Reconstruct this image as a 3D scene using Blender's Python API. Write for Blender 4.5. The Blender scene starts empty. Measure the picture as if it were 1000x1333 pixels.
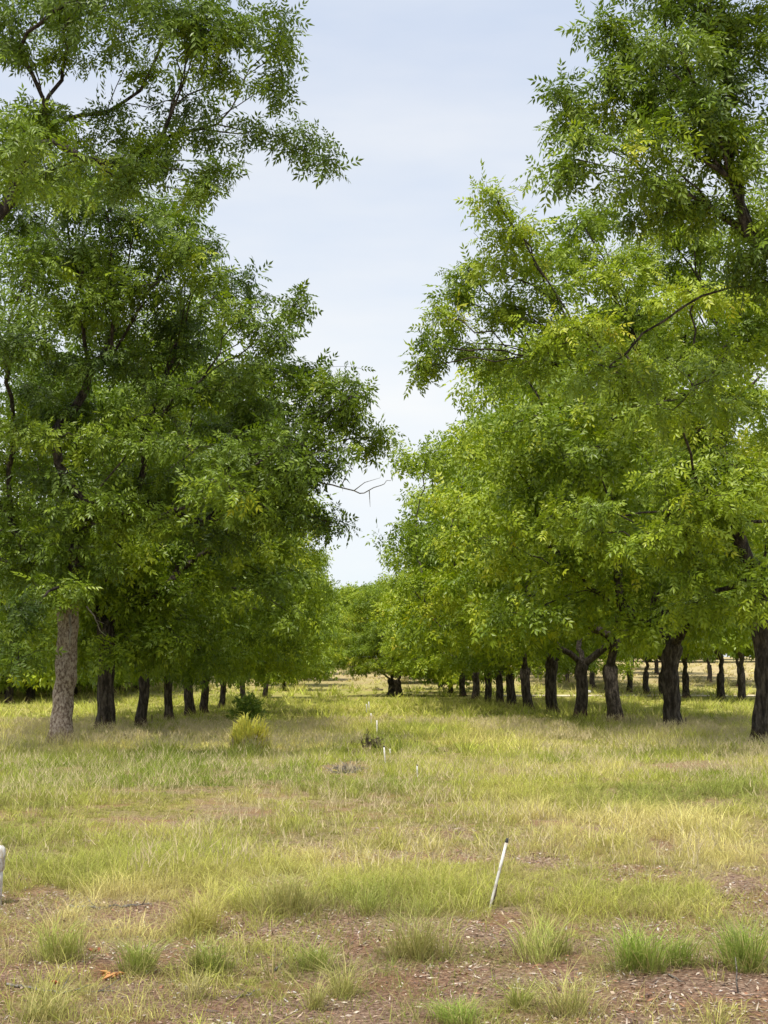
import bpy, math, random
import numpy as np
from mathutils import Vector, Matrix

SC = bpy.context.scene
COL = SC.collection
rng = np.random.default_rng(11)
random.seed(11)
F, CX, CY, HOR, EYE = 1900.0, 500.0, 666.5, 891.0, 1.65
TH = math.atan((HOR - CY) / F)

# ------------------------------------------------------------------ camera
cam = bpy.data.cameras.new('camera')
cam.sensor_fit = 'VERTICAL'; cam.sensor_height = 24; cam.lens = F / 1333 * 24
cam.clip_start = 0.1; cam.clip_end = 5000
co = bpy.data.objects.new('camera', cam); COL.objects.link(co)
co.location = (0, 0, EYE); co.rotation_euler = (math.pi / 2 + TH, 0, 0)
SC.camera = co

# ------------------------------------------------------------------ light
SUN_EL, SUN_ROT = math.radians(66), math.radians(203)      # sun high, on the left and behind the viewer
w = bpy.data.worlds.new('World'); SC.world = w; w.use_nodes = True
nt = w.node_tree; nt.nodes.clear()
def wn(t): return nt.nodes.new(t)
out = wn('ShaderNodeOutputWorld'); bg = wn('ShaderNodeBackground')
bg.inputs['Strength'].default_value = 0.068
sky = wn('ShaderNodeTexSky'); sky.sky_type = 'NISHITA'; sky.sun_disc = False
sky.sun_elevation = SUN_EL; sky.sun_rotation = SUN_ROT; sky.dust_density = 1.5
tc = wn('ShaderNodeTexCoord'); mp = wn('ShaderNodeMapping'); mp.inputs['Scale'].default_value = (1.6, 1.6, 6.0)
nz = wn('ShaderNodeTexNoise'); nz.inputs['Scale'].default_value = 1.3; nz.inputs['Detail'].default_value = 5; nz.inputs['Roughness'].default_value = .55
cr = wn('ShaderNodeValToRGB'); cr.color_ramp.elements[0].position = .36; cr.color_ramp.elements[1].position = .62
cr.color_ramp.elements[0].color = (.84, .84, .84, 1); cr.color_ramp.elements[1].color = (1, 1, 1, 1)
cc = wn('ShaderNodeValToRGB')
cc.color_ramp.elements[0].position = .35; cc.color_ramp.elements[0].color = (.635, .675, .735, 1)
cc.color_ramp.elements[1].position = .68; cc.color_ramp.elements[1].color = (.765, .775, .79, 1)
sc_ = wn('ShaderNodeVectorMath'); sc_.operation = 'SCALE'; sc_.inputs['Scale'].default_value = 4.75
mx = wn('ShaderNodeMix'); mx.data_type = 'RGBA'
L = nt.links.new
L(tc.outputs['Generated'], mp.inputs['Vector']); L(mp.outputs['Vector'], nz.inputs['Vector'])
L(nz.outputs['Fac'], cr.inputs['Fac']); L(nz.outputs['Fac'], cc.inputs['Fac'])
sx_ = wn('ShaderNodeSeparateXYZ'); L(tc.outputs['Generated'], sx_.inputs[0])
gr = wn('ShaderNodeValToRGB'); gr.color_ramp.elements[0].position = .20; gr.color_ramp.elements[0].color = (1.0, 1.0, .98, 1); gr.color_ramp.elements[1].position = .42; gr.color_ramp.elements[1].color = (.77, .82, .91, 1)
L(sx_.outputs['Z'], gr.inputs['Fac'])
gm = wn('ShaderNodeMix'); gm.data_type = 'RGBA'; gm.blend_type = 'MULTIPLY'; gm.inputs[0].default_value = 1
L(cc.outputs['Color'], gm.inputs[6]); L(gr.outputs['Color'], gm.inputs[7]); L(gm.outputs[2], sc_.inputs[0])
L(cr.outputs['Color'], mx.inputs[0]); L(sky.outputs['Color'], mx.inputs[6]); L(sc_.outputs[0], mx.inputs[7])
L(mx.outputs[2], bg.inputs['Color']); L(bg.outputs['Background'], out.inputs['Surface'])
sl = bpy.data.lights.new('sun', 'SUN'); sl.energy = 1.5; sl.angle = math.radians(10); sl.color = (1, .95, .86)
so = bpy.data.objects.new('sun', sl); COL.objects.link(so)
sd = Vector((math.sin(SUN_ROT) * math.cos(SUN_EL), math.cos(SUN_ROT) * math.cos(SUN_EL), math.sin(SUN_EL)))
so.rotation_euler = sd.to_track_quat('Z', 'Y').to_euler(); so.location = (-30, -20, 60)
vs = SC.view_settings
vs.view_transform = 'Standard'; vs.look = 'None'; vs.gamma = 1; vs.use_curve_mapping = False
vs.exposure = 2.0
SC.cycles.max_bounces = 10; SC.cycles.diffuse_bounces = 4; SC.cycles.transmission_bounces = 4; SC.cycles.glossy_bounces = 2
SC.cycles.use_denoising = True

# ------------------------------------------------------------------ helpers
def lat(seed):
    return np.random.default_rng(seed).random((256, 256))
LAT = [lat(s) for s in range(8)]
def vnoise(x, y, s=0):
    x = np.asarray(x, float); y = np.asarray(y, float)
    xi = np.floor(x).astype(int); yi = np.floor(y).astype(int)
    fx = x - xi; fy = y - yi
    fx = fx * fx * (3 - 2 * fx); fy = fy * fy * (3 - 2 * fy)
    T = LAT[s % 8]
    a = T[xi & 255, yi & 255]; b = T[(xi + 1) & 255, yi & 255]
    c = T[xi & 255, (yi + 1) & 255]; d = T[(xi + 1) & 255, (yi + 1) & 255]
    return (a * (1 - fx) + b * fx) * (1 - fy) + (c * (1 - fx) + d * fx) * fy
def fbm(x, y, s=0, n=3):
    t = 0; a = .5
    for i in range(n):
        t = t + a * vnoise(np.asarray(x) * 2 ** i, np.asarray(y) * 2 ** i, s + i); a *= .5
    return t / (1 - .5 ** n)
def sstep(a, b, x):
    t = np.clip((np.asarray(x, float) - a) / (b - a), 0, 1); return t * t * (3 - 2 * t)
ZY = np.array([-60, 0, 90, 120, 150, 200, 250, 300, 350, 400, 500, 700, 1200])
ZZ = np.array([0, 0, 0, .15, .4, 1.2, 3.0, 5.2, 7.2, 8.8, 11, 14, 17])
def gz(x, y):
    z = np.interp(y, ZY, ZZ)
    near = .10 * (fbm(np.asarray(x) * .35 + 40, np.asarray(y) * .35 + 9, 2) - .5) + .05 * (fbm(np.asarray(x) * 1.7 + 3, np.asarray(y) * 1.7 + 5, 4) - .5)
    return z + near * sstep(-5, 5, y) * (1 - sstep(35, 110, y))
cT, sT = math.cos(TH), math.sin(TH)
def at(px, py, Y):                                  # the world point that far down the field
    d = np.array([px - CX, F * cT - (CY - py) * sT, F * sT + (CY - py) * cT])
    return np.array([0, 0, EYE]) + d * (Y / d[1])
def onground(px, py):                               # where a line of sight meets the ground
    Ys = 5.0 * 1.004 ** np.arange(1100); d = at(px, py, 1.0) - np.array([0, 0, EYE])
    hit = np.nonzero(EYE + d[2] * Ys < gz(d[0] * Ys, Ys))[0]
    Y = Ys[hit[0]] if len(hit) else 200.0
    lo = Y / 1.004; hi = Y
    for _ in range(20):
        m = .5 * (lo + hi)
        if EYE + d[2] * m < float(gz(d[0] * m, m)): hi = m
        else: lo = m
    p = at(px, py, hi); p[2] = gz(p[0], p[1]); return p
def proj(p):
    p = np.asarray(p, float); x = p[..., 0]; y = p[..., 1]; z = p[..., 2] - EYE
    dep = y * cT + z * sT; up = -y * sT + z * cT
    return CX + F * x / dep, CY - F * up / dep

def mesh(name, V, faces_v, nper, mats, fattr=None, vcol=None, smooth=False):
    """faces_v: flat loop array, nper: verts in each face (int or array)"""
    me = bpy.data.meshes.new(name)
    V = np.asarray(V, np.float32); faces_v = np.asarray(faces_v, np.int32).ravel()
    me.vertices.add(len(V)); me.vertices.foreach_set('co', V.ravel())
    nf = len(faces_v) // nper if np.isscalar(nper) else len(nper)
    tot = np.full(nf, nper, np.int32) if np.isscalar(nper) else np.asarray(nper, np.int32)
    st = np.concatenate([[0], np.cumsum(tot)[:-1]]).astype(np.int32)
    me.loops.add(len(faces_v)); me.loops.foreach_set('vertex_index', faces_v)
    me.polygons.add(nf); me.polygons.foreach_set('loop_start', st); me.polygons.foreach_set('loop_total', tot)
    me.polygons.foreach_set('use_smooth', np.full(nf, smooth, bool))
    if fattr is not None:
        a = me.attributes.new('tint', 'FLOAT', 'FACE'); a.data.foreach_set('value', np.asarray(fattr, np.float32))
    if vcol is not None:
        a = me.attributes.new('hue', 'FLOAT_COLOR', 'POINT')
        c = np.ones((len(V), 4), np.float32); c[:, :3] = vcol; a.data.foreach_set('color', c.ravel())
    me.update(calc_edges=True); me.validate()
    me.materials.append(mats)
    return me
def link(name, me, parent=None, kind=None, loc=None):
    o = bpy.data.objects.new(name, me); COL.objects.link(o)
    if parent: o.parent = parent
    if kind: o['kind'] = kind
    if loc is not None: o.location = loc
    return o
def tag(o, label, cat, group=None):
    o['label'] = label; o['category'] = cat
    if group: o['group'] = group
    return o
def empty(name, loc, label, cat, group=None):
    o = bpy.data.objects.new(name, None); COL.objects.link(o); o.location = loc; o.empty_display_size = .2
    return tag(o, label, cat, group)

class Tubes:
    def __init__(s): s.V = []; s.Fc = []; s.n = 0
    def tube(s, P, R, k=5, cap=True):
        P = np.asarray(P, float); R = np.asarray(R, float); m = len(P)
        T = np.gradient(P, axis=0); T /= np.linalg.norm(T, axis=1)[:, None] + 1e-9
        a = np.array([1., 0, 0]) if abs(T[0][0]) < .8 else np.array([0, 1., 0])
        U = np.empty_like(P)
        u = a - T[0] * (a @ T[0])
        for i in range(m):
            u = u - T[i] * (u @ T[i]); u /= np.linalg.norm(u) + 1e-9; U[i] = u
        W = np.cross(T, U)
        th = np.arange(k) * 2 * math.pi / k
        ring = P[:, None] + R[:, None, None] * (np.cos(th)[None, :, None] * U[:, None] + np.sin(th)[None, :, None] * W[:, None])
        s.V.append(ring.reshape(-1, 3))
        i = np.arange(m - 1)[:, None] * k + s.n; j = np.arange(k)[None]; j2 = (j + 1) % k
        q = np.stack([i + j, i + j2, i + k + j2, i + k + j], -1).reshape(-1, 4)
        s.Fc.append(q); s.n += m * k
        if cap:
            for r0, fl in ((0, True), (m - 1, False)):
                c = (P[r0],); s.V.append(np.array(c)); ci = s.n; s.n += 1
                b = s.n - 1 - m * k - (0 if r0 == 0 else 1) + r0 * k
                jj = np.arange(k); x = b + jj; y = b + (jj + 1) % k
                tri = np.stack([y, x, np.full(k, ci), np.full(k, ci)], -1) if fl else np.stack([x, y, np.full(k, ci), np.full(k, ci)], -1)
                s.Fc.append(tri)
    def build(s, name, mat, smooth=True):
        if not s.V: return None
        Q = np.concatenate(s.Fc); V = np.concatenate(s.V)
        istri = Q[:, 2] == Q[:, 3]
        loops = np.concatenate([Q[~istri].ravel(), Q[istri][:, :3].ravel()])
        n = np.concatenate([np.full((~istri).sum(), 4), np.full(istri.sum(), 3)])
        return mesh(name, V, loops, n, mat, smooth=smooth)

# ------------------------------------------------------------------ materials
def mat(name):
    m = bpy.data.materials.new(name); m.use_nodes = True; m.node_tree.nodes.clear(); return m, m.node_tree
def nd(t, ty, **kw):
    n = t.nodes.new(ty)
    for k, v in kw.items():
        if k in n.inputs: n.inputs[k].default_value = v
        else: setattr(n, k, v)
    return n
def ramp(t, stops):
    r = t.nodes.new('ShaderNodeValToRGB'); e = r.color_ramp.elements
    e[0].position, e[0].color = stops[0][0], (*stops[0][1], 1)
    e[1].position, e[1].color = stops[-1][0], (*stops[-1][1], 1)
    for p, c in stops[1:-1]:
        x = e.new(p); x.color = (*c, 1)
    return r
def leafmat(name, stops, trans=.26, spec=.32):
    m, t = mat(name); lk = t.links.new
    o = nd(t, 'ShaderNodeOutputMaterial')
    at_ = nd(t, 'ShaderNodeAttribute', attribute_name='tint')
    oi = nd(t, 'ShaderNodeObjectInfo')
    ad = nd(t, 'ShaderNodeMath', operation='MULTIPLY_ADD'); ad.inputs[1].default_value = .16; ad.inputs[2].default_value = -.08
    lk(oi.outputs['Random'], ad.inputs[0])
    s = nd(t, 'ShaderNodeMath', operation='ADD'); lk(at_.outputs['Fac'], s.inputs[0]); lk(ad.outputs[0], s.inputs[1])
    r = ramp(t, stops); lk(s.outputs[0], r.inputs['Fac'])
    geo = nd(t, 'ShaderNodeNewGeometry')
    # the leaf underside is paler and duller
    und = nd(t, 'ShaderNodeMix', data_type='RGBA'); und.inputs[7].default_value = (.20, .25, .07, 1)
    mf = nd(t, 'ShaderNodeMath', operation='MULTIPLY'); mf.inputs[1].default_value = .22
    lk(geo.outputs['Backfacing'], mf.inputs[0]); lk(mf.outputs[0], und.inputs[0]); lk(r.outputs['Color'], und.inputs[6])
    p = nd(t, 'ShaderNodeBsdfPrincipled', Roughness=.42); p.inputs['Specular IOR Level'].default_value = spec
    lk(und.outputs[2], p.inputs['Base Color'])
    tr = nd(t, 'ShaderNodeBsdfTranslucent')
    hs = nd(t, 'ShaderNodeMix', data_type='RGBA', blend_type='MULTIPLY'); hs.inputs[0].default_value = 1; hs.inputs[7].default_value = (1.25, 1.4, .35, 1)
    lk(r.outputs['Color'], hs.inputs[6]); lk(hs.outputs[2], tr.inputs['Color'])
    mxs = nd(t, 'ShaderNodeMixShader'); mxs.inputs[0].default_value = trans
    lk(p.outputs[0], mxs.inputs[1]); lk(tr.outputs[0], mxs.inputs[2]); lk(mxs.outputs[0], o.inputs['Surface'])
    return m
LEAF = leafmat('pecan_leaf', [(0, (.030, .060, .010)), (.35, (.135, .20, .014)), (.6, (.285, .36, .018)), (.85, (.44, .44, .025)), (1, (.48, .37, .03))])
SHRUBLEAF = leafmat('shrub_leaf', [(0, (.10, .17, .03)), (1, (.26, .34, .05))])
def grassmat():
    m, t = mat('grass_blade'); lk = t.links.new
    o = nd(t, 'ShaderNodeOutputMaterial'); a = nd(t, 'ShaderNodeAttribute', attribute_name='hue')
    p = nd(t, 'ShaderNodeBsdfPrincipled', Roughness=.55); p.inputs['Specular IOR Level'].default_value = .3
    tr = nd(t, 'ShaderNodeBsdfTranslucent'); mxs = nd(t, 'ShaderNodeMixShader'); mxs.inputs[0].default_value = .4
    lk(a.outputs['Color'], p.inputs['Base Color']); lk(a.outputs['Color'], tr.inputs['Color'])
    lk(p.outputs[0], mxs.inputs[1]); lk(tr.outputs[0], mxs.inputs[2]); lk(mxs.outputs[0], o.inputs['Surface']); return m
GRASS = grassmat()
def huemat(name, rough=.8):
    m, t = mat(name); lk = t.links.new
    o = nd(t, 'ShaderNodeOutputMaterial'); a = nd(t, 'ShaderNodeAttribute', attribute_name='hue')
    p = nd(t, 'ShaderNodeBsdfPrincipled', Roughness=rough); p.inputs['Specular IOR Level'].default_value = .25
    lk(a.outputs['Color'], p.inputs['Base Color']); lk(p.outputs[0], o.inputs['Surface']); return m
LITTER = huemat('litter_chip')
def barkmat(name, dark, mid, pale, scale=9, stain=None, zs=.28):
    m, t = mat(name); lk = t.links.new
    o = nd(t, 'ShaderNodeOutputMaterial'); p = nd(t, 'ShaderNodeBsdfPrincipled', Roughness=.9); p.inputs['Specular IOR Level'].default_value = .2
    c = nd(t, 'ShaderNodeTexCoord'); mp_ = nd(t, 'ShaderNodeMapping'); mp_.inputs['Scale'].default_value = (1, 1, zs)
    lk(c.outputs['Object'], mp_.inputs['Vector'])
    n1 = nd(t, 'ShaderNodeTexNoise', Scale=scale, Detail=6, Roughness=.65); lk(mp_.outputs[0], n1.inputs['Vector'])
    v = nd(t, 'ShaderNodeTexVoronoi', Scale=scale * 1.6); v.feature = 'DISTANCE_TO_EDGE'
    ws = nd(t, 'ShaderNodeMix', data_type='VECTOR'); ws.inputs[0].default_value = .12
    lk(mp_.outputs[0], ws.inputs[4]); lk(n1.outputs['Color'], ws.inputs[5]); lk(ws.outputs[1], v.inputs['Vector'])
    r = ramp(t, [(.40, dark), (.5, mid), (.61, pale)]); lk(n1.outputs['Fac'], r.inputs['Fac'])
    col = r.outputs['Color']
    if stain:
        sx = nd(t, 'ShaderNodeSeparateXYZ'); lk(c.outputs['Object'], sx.inputs[0])
        n2 = nd(t, 'ShaderNodeTexNoise', Scale=3, Detail=3); lk(c.outputs['Object'], n2.inputs['Vector'])
        su = nd(t, 'ShaderNodeMath', operation='SUBTRACT'); lk(n2.outputs['Fac'], su.inputs[0]); lk(sx.outputs['Z'], su.inputs[1])
        rr = ramp(t, [(0, (0, 0, 0)), (.5, (.75, .75, .75))]); lk(su.outputs[0], rr.inputs['Fac'])
        ms = nd(t, 'ShaderNodeMix', data_type='RGBA'); ms.inputs[7].default_value = (*stain, 1)
        lk(rr.outputs['Color'], ms.inputs[0]); lk(col, ms.inputs[6]); col = ms.outputs[2]
    lk(col, p.inputs['Base Color'])
    mul = nd(t, 'ShaderNodeMath', operation='MULTIPLY'); lk(v.outputs['Distance'], mul.inputs[0]); mul.inputs[1].default_value = 1.6
    adn = nd(t, 'ShaderNodeMath', operation='ADD'); lk(mul.outputs[0], adn.inputs[0]); lk(n1.outputs['Fac'], adn.inputs[1])
    b = nd(t, 'ShaderNodeBump', Strength=1.0, Distance=.09); lk(adn.outputs[0], b.inputs['Height']); lk(b.outputs[0], p.inputs['Normal'])
    lk(p.outputs[0], o.inputs['Surface']); return m
BARK = barkmat('pecan_bark', (.035, .028, .022), (.075, .060, .048), (.15, .125, .10), 9, (.12, .058, .036))
BARKPALE = barkmat('pale_scaly_bark', (.20, .145, .11), (.46, .36, .285), (.70, .61, .51), 17, (.27, .16, .10), .6)
DEADWOOD = barkmat('bleached_wood', (.28, .25, .21), (.42, .38, .33), (.55, .5, .44), 14)
BROWNWOOD = barkmat('brown_dry_wood', (.10, .07, .05), (.19, .14, .10), (.30, .24, .18), 14)

def groundmat():
    m, t = mat('field_soil'); lk = t.links.new
    o = nd(t, 'ShaderNodeOutputMaterial'); p = nd(t, 'ShaderNodeBsdfPrincipled', Roughness=.95); p.inputs['Specular IOR Level'].default_value = .15
    a = nd(t, 'ShaderNodeAttribute', attribute_name='hue')
    c = nd(t, 'ShaderNodeTexCoord')
    n1 = nd(t, 'ShaderNodeTexNoise', Scale=34, Detail=8, Roughness=.75); lk(c.outputs['Object'], n1.inputs['Vector'])
    n2 = nd(t, 'ShaderNodeTexNoise', Scale=1.1, Detail=6, Roughness=.6); lk(c.outputs['Object'], n2.inputs['Vector'])
    n3 = nd(t, 'ShaderNodeTexVoronoi', Scale=55, Randomness=1); lk(c.outputs['Object'], n3.inputs['Vector'])
    # soil and litter
    r1 = ramp(t, [(.36, (.10, .050, .030)), (.45, (.29, .165, .105)), (.55, (.43, .285, .19)), (.68, (.58, .45, .32))]); lk(n1.outputs['Fac'], r1.inputs['Fac'])
    r2 = ramp(t, [(.44, (0, 0, 0)), (.64, (.7, .7, .7))]); lk(n2.outputs['Fac'], r2.inputs['Fac'])
    red = nd(t, 'ShaderNodeMix', data_type='RGBA'); red.inputs[7].default_value = (.31, .145, .066, 1)
    lk(r2.outputs['Color'], red.inputs[0]); lk(r1.outputs['Color'], red.inputs[6])
    vo = nd(t, 'ShaderNodeMix', data_type='RGBA', blend_type='OVERLAY'); vo.inputs[0].default_value = .55
    lk(red.outputs[2], vo.inputs[6]); bwv = nd(t, 'ShaderNodeRGBToBW'); lk(n3.outputs['Color'], bwv.inputs[0]); lk(bwv.outputs[0], vo.inputs[7])
    bw = nd(t, 'ShaderNodeHueSaturation', Saturation=.95); lk(vo.outputs[2], bw.inputs['Color'])
    # thin turf where the attribute says so (alpha of cover is its own attribute)
    cov = nd(t, 'ShaderNodeAttribute', attribute_name='cover')
    n4 = nd(t, 'ShaderNodeTexNoise', Scale=2.2, Detail=7, Roughness=.7); lk(c.outputs['Object'], n4.inputs['Vector'])
    tint = nd(t, 'ShaderNodeMix', data_type='RGBA', blend_type='MULTIPLY'); tint.inputs[0].default_value = 1
    r4 = ramp(t, [(.3, (.72, .74, .7)), (.7, (1.25, 1.2, 1.2))]); lk(n4.outputs['Fac'], r4.inputs['Fac'])
    lk(a.outputs['Color'], tint.inputs[6]); lk(r4.outputs['Color'], tint.inputs[7])
    fin = nd(t, 'ShaderNodeMix', data_type='RGBA'); lk(cov.outputs['Fac'], fin.inputs[0]); lk(bw.outputs[0], fin.inputs[6]); lk(tint.outputs[2], fin.inputs[7])
    lk(fin.outputs[2], p.inputs['Base Color'])
    b = nd(t, 'ShaderNodeBump', Strength=1.0, Distance=.06); lk(n1.outputs['Fac'], b.inputs['Height']); lk(b.outputs[0], p.inputs['Normal'])
    lk(p.outputs[0], o.inputs['Surface']); return m
GROUND = groundmat()
def plain(name, c, rough=.5, stain=None):
    m, t = mat(name); lk = t.links.new
    o = nd(t, 'ShaderNodeOutputMaterial'); p = nd(t, 'ShaderNodeBsdfPrincipled', Roughness=rough)
    tc_ = nd(t, 'ShaderNodeTexCoord'); n = nd(t, 'ShaderNodeTexNoise', Scale=26, Detail=5); lk(tc_.outputs['Object'], n.inputs['Vector'])
    s = stain or tuple(x * .8 for x in c)
    r = ramp(t, [(.38, s), (.52, c)]); lk(n.outputs['Fac'], r.inputs['Fac']); lk(r.outputs['Color'], p.inputs['Base Color'])
    lk(p.outputs[0], o.inputs['Surface']); return m
WHITE = plain('white_plastic', (.60, .59, .55), .55, (.38, .33, .26))
BLACK = plain('black_rubber', (.03, .028, .027), .6)

# ------------------------------------------------------------------ where grass grows, and its colour
BARE = [(180, 1072, 70, 14), (325, 1057, 38, 9), (452, 1003, 45, 10), (925, 997, 55, 8), (850, 1000, 40, 6), (440, 1215, 75, 34), (330, 1205, 60, 20),
        (150, 1190, 120, 22), (60, 1185, 70, 30), (130, 1275, 190, 42), (330, 1290, 80, 40), (470, 1290, 110, 42), (720, 1255, 40, 40), (600, 1275, 70, 25), (900, 1280, 130, 24),
        (690, 1160, 40, 9), (600, 1115, 40, 7), (800, 1215, 35, 20), (860, 1100, 22, 10), (950, 1150, 18, 16), (720, 1072, 40, 6),
        (490, 974, 26, 5), (190, 957, 40, 5), (640, 978, 30, 4), (655, 1190, 25, 8), (30, 1300, 60, 30), (820, 1310, 100, 20)]
def cover(x, y):
    p = np.stack([x, y, np.zeros_like(x)], -1); px, py = proj(p)
    c = 1 - .66 * sstep(1110, 1250, py + 150 * (fbm(x * .6, y * .35, 5) - .5))
    nn = fbm(x * 1.3 + 7, y * .9 + 3, 3)
    dd = .07 * sstep(1110, 1180, py); c = c * (.12 + .3 * (1 - sstep(1090, 1160, py)) + 1.2 * sstep(.36 + dd, .52 + dd, nn))
    for bx, by, rx, ry in BARE:
        q = ((px - bx) / rx) ** 2 + ((py - by) / ry) ** 2 + 1.1 * (fbm(x * 3, y * 3, 6) - .5)
        c = c * (1 - .90 * (1 - sstep(.35, 1.6, q)))
    isl = .6 * sstep(.62, .70, fbm(x * 2.3 + 15, y * 1.7 + 4, 7)) * sstep(1130, 1190, py); c = np.maximum(c, isl)
    c = np.where(py < 985, np.maximum(c, .35), c)
    return np.clip(c, 0, 1)
GREEN = np.array([.20, .25, .035]); LIME = np.array([.355, .375, .062]); STRAW = np.array([.59, .52, .20]); DUN = np.array([.46, .34, .19]); OLIVE = np.array([.20, .20, .055])
def turfhue(x, y):
    p = np.stack([x, y, np.zeros_like(x)], -1); px, py = proj(p)
    n = fbm(x * .5 + 11, y * .28 + 5, 1); n2 = fbm(x * 1.6 + 2, y * 1.1 + 8, 4)
    s = .50 + 1.35 * (n - .5) + .5 * (n2 - .5)
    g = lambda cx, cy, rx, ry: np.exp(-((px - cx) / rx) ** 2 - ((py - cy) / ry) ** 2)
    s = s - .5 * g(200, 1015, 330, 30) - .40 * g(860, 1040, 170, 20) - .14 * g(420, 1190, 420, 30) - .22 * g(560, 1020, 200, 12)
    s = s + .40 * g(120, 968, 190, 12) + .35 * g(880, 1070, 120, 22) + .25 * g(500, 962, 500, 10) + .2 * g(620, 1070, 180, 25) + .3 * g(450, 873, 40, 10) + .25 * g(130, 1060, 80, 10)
    s = np.where(y > 60, s * .5 + .22 + .25 * (vnoise(x * .07, y * .05, 2) - .3), s)
    s = np.clip(s, 0, 1)[..., None]
    c = np.where(s < .5, LIME * (s * 2) + GREEN * (1 - s * 2), STRAW * (s * 2 - 1) + LIME * (2 - s * 2))
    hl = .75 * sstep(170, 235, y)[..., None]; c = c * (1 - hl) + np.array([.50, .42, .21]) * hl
    return c, s[..., 0]

# ------------------------------------------------------------------ ground
def make_ground():
    ys = np.concatenate([np.arange(-40, 4, 4), np.arange(4, 16, .14), np.arange(16, 40, .4), np.arange(40, 130, 1.5), np.arange(130, 420, 5), np.linspace(420, 1500, 30)])
    us = np.linspace(-1, 1, 171); us = np.sign(us) * (np.abs(us) * .33 + np.abs(us) ** 5 * 1.2)
    Yg, Ug = np.meshgrid(ys, us, indexing='ij')
    Xg = Ug * (np.maximum(np.abs(Yg), 9) + 6)
    Zg = gz(Xg, Yg)
    V = np.stack([Xg, Yg, Zg], -1).reshape(-1, 3)
    a, b = len(ys), len(us)
    i = (np.arange(a - 1)[:, None] * b + np.arange(b - 1)[None])
    q = np.stack([i, i + 1, i + b + 1, i + b], -1).reshape(-1, 4)
    x, y = V[:, 0], np.maximum(V[:, 1], 3)
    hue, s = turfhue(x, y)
    cv = cover(x, y) * .40 + .45 * sstep(14, 45, y) * np.minimum(1, cover(x, y) + .4)
    # the pale dry track across the far field on the right
    px, py = proj(V)
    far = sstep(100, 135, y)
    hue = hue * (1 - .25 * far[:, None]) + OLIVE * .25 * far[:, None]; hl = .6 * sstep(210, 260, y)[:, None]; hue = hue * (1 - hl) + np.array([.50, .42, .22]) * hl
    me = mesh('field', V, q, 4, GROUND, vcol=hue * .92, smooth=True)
    at_ = me.attributes.new('cover', 'FLOAT', 'POINT'); at_.data.foreach_set('value', np.clip(cv, 0, 1).astype(np.float32))
    link('ground', me, kind='structure')
make_ground()
def make_track():
    xs = np.linspace(12, 110, 60); V = []; hue = []
    for k, x in enumerate(xs):
        wv = .5 * math.sin(x * .3)
        for yy in (151 + wv, 154, 157 + .7 * wv):
            V.append((x, yy, float(gz(x, yy)) + .05)); hue.append((.62, .53, .36))
    i = np.arange(59)[:, None] * 3 + np.arange(2)[None]
    q = np.stack([i, i + 3, i + 4, i + 1], -1).reshape(-1, 4)
    me = mesh('track', V, q, 4, LITTER, vcol=np.array(hue), smooth=True); link('path', me, kind='structure')
make_track()

# ------------------------------------------------------------------ leaves
def leaf_template(npair, ll, wd, droop, r):
    """a compound leaf along +x, unit length ~1; returns verts (k,4,3)"""
    out_ = []
    ts = np.linspace(.22, .86, npair)
    for i, t in enumerate(ts):
        for sgn in (1, -1):
            ang = math.radians(r.uniform(42, 66)) * sgn
            l = ll * (1 - .35 * abs(t - .6)) * r.uniform(.85, 1.12)
            out_.append((t, ang, l, sgn))
    out_.append((.92, r.uniform(-.15, .15), ll * 1.05, 1))
    Q = []
    for t, ang, l, sgn in out_:
        b = np.array([t, 0, -droop * t * t]); d = np.array([math.cos(ang), math.sin(ang), -.22 - droop * t * .9 + r.uniform(-.15, .15)]); d /= np.linalg.norm(d)
        side = np.cross([0, 0, 1], d); side /= np.linalg.norm(side); n = np.cross(d, side)
        tw = r.uniform(-.5, .5); side = side * math.cos(tw) + n * math.sin(tw)
        tip = b + d * l - np.array([0, 0, .06 * l])
        m = b + d * l * .42 - n * (wd * .25)
        Q.append([b, m + side * wd / 2 + n * wd * .3, tip, m - side * wd / 2 + n * wd * .3])
    return np.array(Q)
def leaves_mesh(name, P, D, S, tint, npair, ll, wd, r, material=None):
    """P base points, D directions, S leaf lengths"""
    N = len(P); T = [leaf_template(npair, ll, wd, r.uniform(.1, .5), r) for _ in range(10)]
    T = np.array(T)                                   # (10,k,4,3)
    k = T.shape[1]
    D = D / np.linalg.norm(D, axis=1)[:, None]
    ou = P * [1, 1, 0.]; ou /= np.linalg.norm(ou, axis=1)[:, None] + 1e-6
    up = np.tile([0, 0, .75], (N, 1)) + ou * .6 + r.normal(0, .55, (N, 3))
    Z = up - D * (up * D).sum(1)[:, None]; Z /= np.linalg.norm(Z, axis=1)[:, None]
    Yv = np.cross(Z, D)
    R = np.stack([D, Yv, Z], -1) * S[:, None, None]   # columns
    tt = T[r.integers(0, 10, N)].reshape(N, k * 4, 3)
    V = np.einsum('nij,nkj->nki', R, tt) + P[:, None]
    idx = np.arange(N * k)[:, None] * 4
    tri = np.concatenate([idx + [0, 2, 1], idx + [0, 3, 2]], 1).reshape(-1)
    ft = np.repeat(tint, k * 2) + r.normal(0, .035, N * k).repeat(2)
    return mesh(name, V.reshape(-1, 3), tri, 3, material or LEAF, fattr=ft)

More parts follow.
